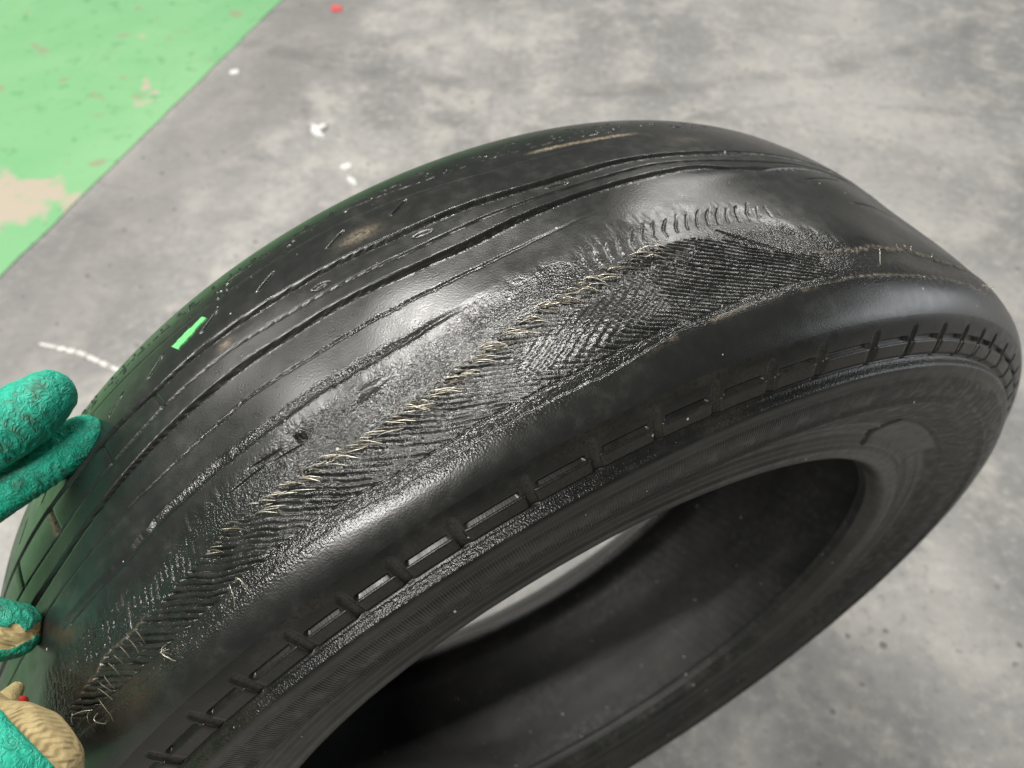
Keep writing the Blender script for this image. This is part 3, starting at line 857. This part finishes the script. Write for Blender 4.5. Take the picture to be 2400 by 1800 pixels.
# knit shows on the back of the forefinger and the outer side of the thumb
axis_t0, axis_t1 = at(90, 1790, .212), at(-240, 1700, .245)
side = np.array((at(160, 1700, .212) - at(40, 1850, .212)).normalized())
dth = seg_dist(co, axis_t0, at(-90, 1775, .216))
thumb = (dth < .030)
cpos = np.array((0, 0, CAM_H))
nrm_l = np.cross(np.array(at(13, 1673, 1)) - cpos, np.array(at(117, 1784, 1)) - cpos)
nrm_l /= np.linalg.norm(nrm_l)
if nrm_l[0] < 0: nrm_l = -nrm_l
rel = (co - cpos) @ nrm_l
knit_t = thumb * sstep(-.0012, .0012, rel)
fc = np.array(at(22, 1500, .250))
dv = co - fc
ku = dv @ np.array(Vector((1, 0, 0))); kv = dv @ np.array(cuv)
ksh = 1 - np.hypot((ku + .004) / .0085, (kv - .0005) / .0047)
fing = seg_dist(co, at(35, 1478, .2590), at(-60, 1480, .256)) < .0145
knit_f = fing * sstep(-.15, .25, ksh + .5 * (vn3(co * 260, 5) - .5))
knit = np.clip(knit_t + knit_f, 0, 1)
# crinkled latex
w = co * np.array([1, 1, 1])
wn = np.stack([vn3(w * 90, 11), vn3(w * 90 + 7, 12), vn3(w * 90 + 3, 13)], 1) - .5
q1 = vn3(w * np.array([560, 400, 400]) + wn * 4.0, 14)
ridge = 1 - np.clip(np.abs(2 * q1 - 1) * 1.5, 0, 1)
cr = sstep(.35, .8, vn3(w * 55, 15) + .25)
tops = sstep(.15, .75, nr[:, 2])
disp = .00045 * (ridge - .3) * (0.45 + .55 * cr) * (1 - .85 * knit) * (1 - .45 * tops * (1 - cr))
disp += .0007 * (vn3(w * 60, 16) - .5)
disp -= .0006 * sstep(.3, .7, knit)
co2 = co + nr * disp[:, None]
hm.vertices.foreach_set('co', co2.astype(np.float32).ravel())
grime = np.clip(sstep(.40, .65, vn3(w * 70, 17)) * .6 + .2 * (1 - ridge), 0, 1)
st = np.stack([co @ side, co @ np.array((Vector(axis_t1) - Vector(axis_t0)).normalized()), co[:, 2] * 0], 1)
for an, av, ty in (('knit', knit, 'FLOAT'), ('grime', grime, 'FLOAT'), ('stitch', st, 'FLOAT_VECTOR')):
    a = hm.attributes.new(an, ty, 'POINT'); a.data.foreach_set('vector' if ty == 'FLOAT_VECTOR' else 'value', av.astype(np.float32).ravel())
hm.materials.clear(); hm.materials.append(M_GLOVE)
hm.polygons.foreach_set('use_smooth', np.ones(len(hm.polygons), bool))
hand = bpy.data.objects.new('gloved_hand', hm); col.objects.link(hand)
tag(hand, 'hand in a grimy crinkled green rubber work glove gripping the tyre tread', 'gloved hand')

# beige knit lining seen between finger and thumb, with a tuft of red yarn
bm = bmesh.new()
for i in range(9):
    u = i / 8
    bmesh.ops.create_icosphere(bm, subdivisions=2, radius=.0024 + .002 * u, matrix=Matrix.Translation(at(38 - 30 * u, 1615 + 40 * u, .250 - .012 * u)))
lm = bm_obj('glove_lining', bm, mat_simple('knit_lining', (0.62, 0.50, 0.24), .85, 0, .8, 900), hand)
bm = bmesh.new()
for i in range(7):
    u = i / 6
    bmesh.ops.create_icosphere(bm, subdivisions=1, radius=.0011 + .0004 * random.random(), matrix=Matrix.Translation(at(56 - 16 * u + random.uniform(-3, 3), 1640 + 22 * u, .2365)))
bm_obj('red_yarn', bm, M_RED, hand)


# ------------------------------------------------------------------ chips on the floor
def chip(name, loc, size, rot, mat, label, cat, grp=None, seed=0):
    rn = random.Random(seed)
    bm = bmesh.new(); n = 11
    top, bot = [], []
    for i in range(n):
        a = 2 * math.pi * i / n; k = .65 + .5 * rn.random()
        x, y = size[0] * k * math.cos(a), size[1] * k * math.sin(a)
        top.append(bm.verts.new((x * .9, y * .9, size[2] * (.7 + .5 * rn.random())))); bot.append(bm.verts.new((x, y, 0)))
    c = bm.verts.new((0, 0, size[2] * 1.2))
    for i in range(n):
        j = (i + 1) % n
        bm.faces.new((top[i], top[j], c)); bm.faces.new((bot[i], bot[j], top[j], top[i]))
    bm.faces.new(bot[::-1])
    o = bm_obj(name, bm, mat, smooth=False)
    o.location = loc; o.rotation_euler = (0, 0, rot); o.scale = (.72, .72, .8)
    return tag(o, label, cat, grp)


chip('paint_chip', (-.322, 1.122, .0005), (.012, .036, .004), .55, M_CHIPW, 'long white chip on the concrete crossed by a stubby one', 'paint chip', seed=1)
chip('paint_chip', (-.314, 1.130, .0035), (.018, .008, .004), .9, M_CHIPW, 'stubby white chip lying across the long white one', 'paint chip', seed=2)
chip('paint_chip', (-.260, 1.024, .0005), (.013, .014, .004), .2, M_CHIPW, 'small round white chip on the concrete near the tyre', 'paint chip', seed=3)
chip('paint_chip', (-.246, .986, .0005), (.009, .019, .004), .5, M_CHIPW, 'narrow white chip on the concrete just behind the tyre', 'paint chip', seed=4)
chip('paint_chip', (-.500, 1.305, .0005), (.012, .014, .004), .2, M_CHIPW, 'white chip beside the edge of the green painted floor', 'paint chip', seed=5)
chip('paint_chip', (-.352, 1.55, .0005), (.017, .022, .004), .4, M_CHIPR, 'red chip lying on the bare concrete floor', 'paint chip', seed=6)
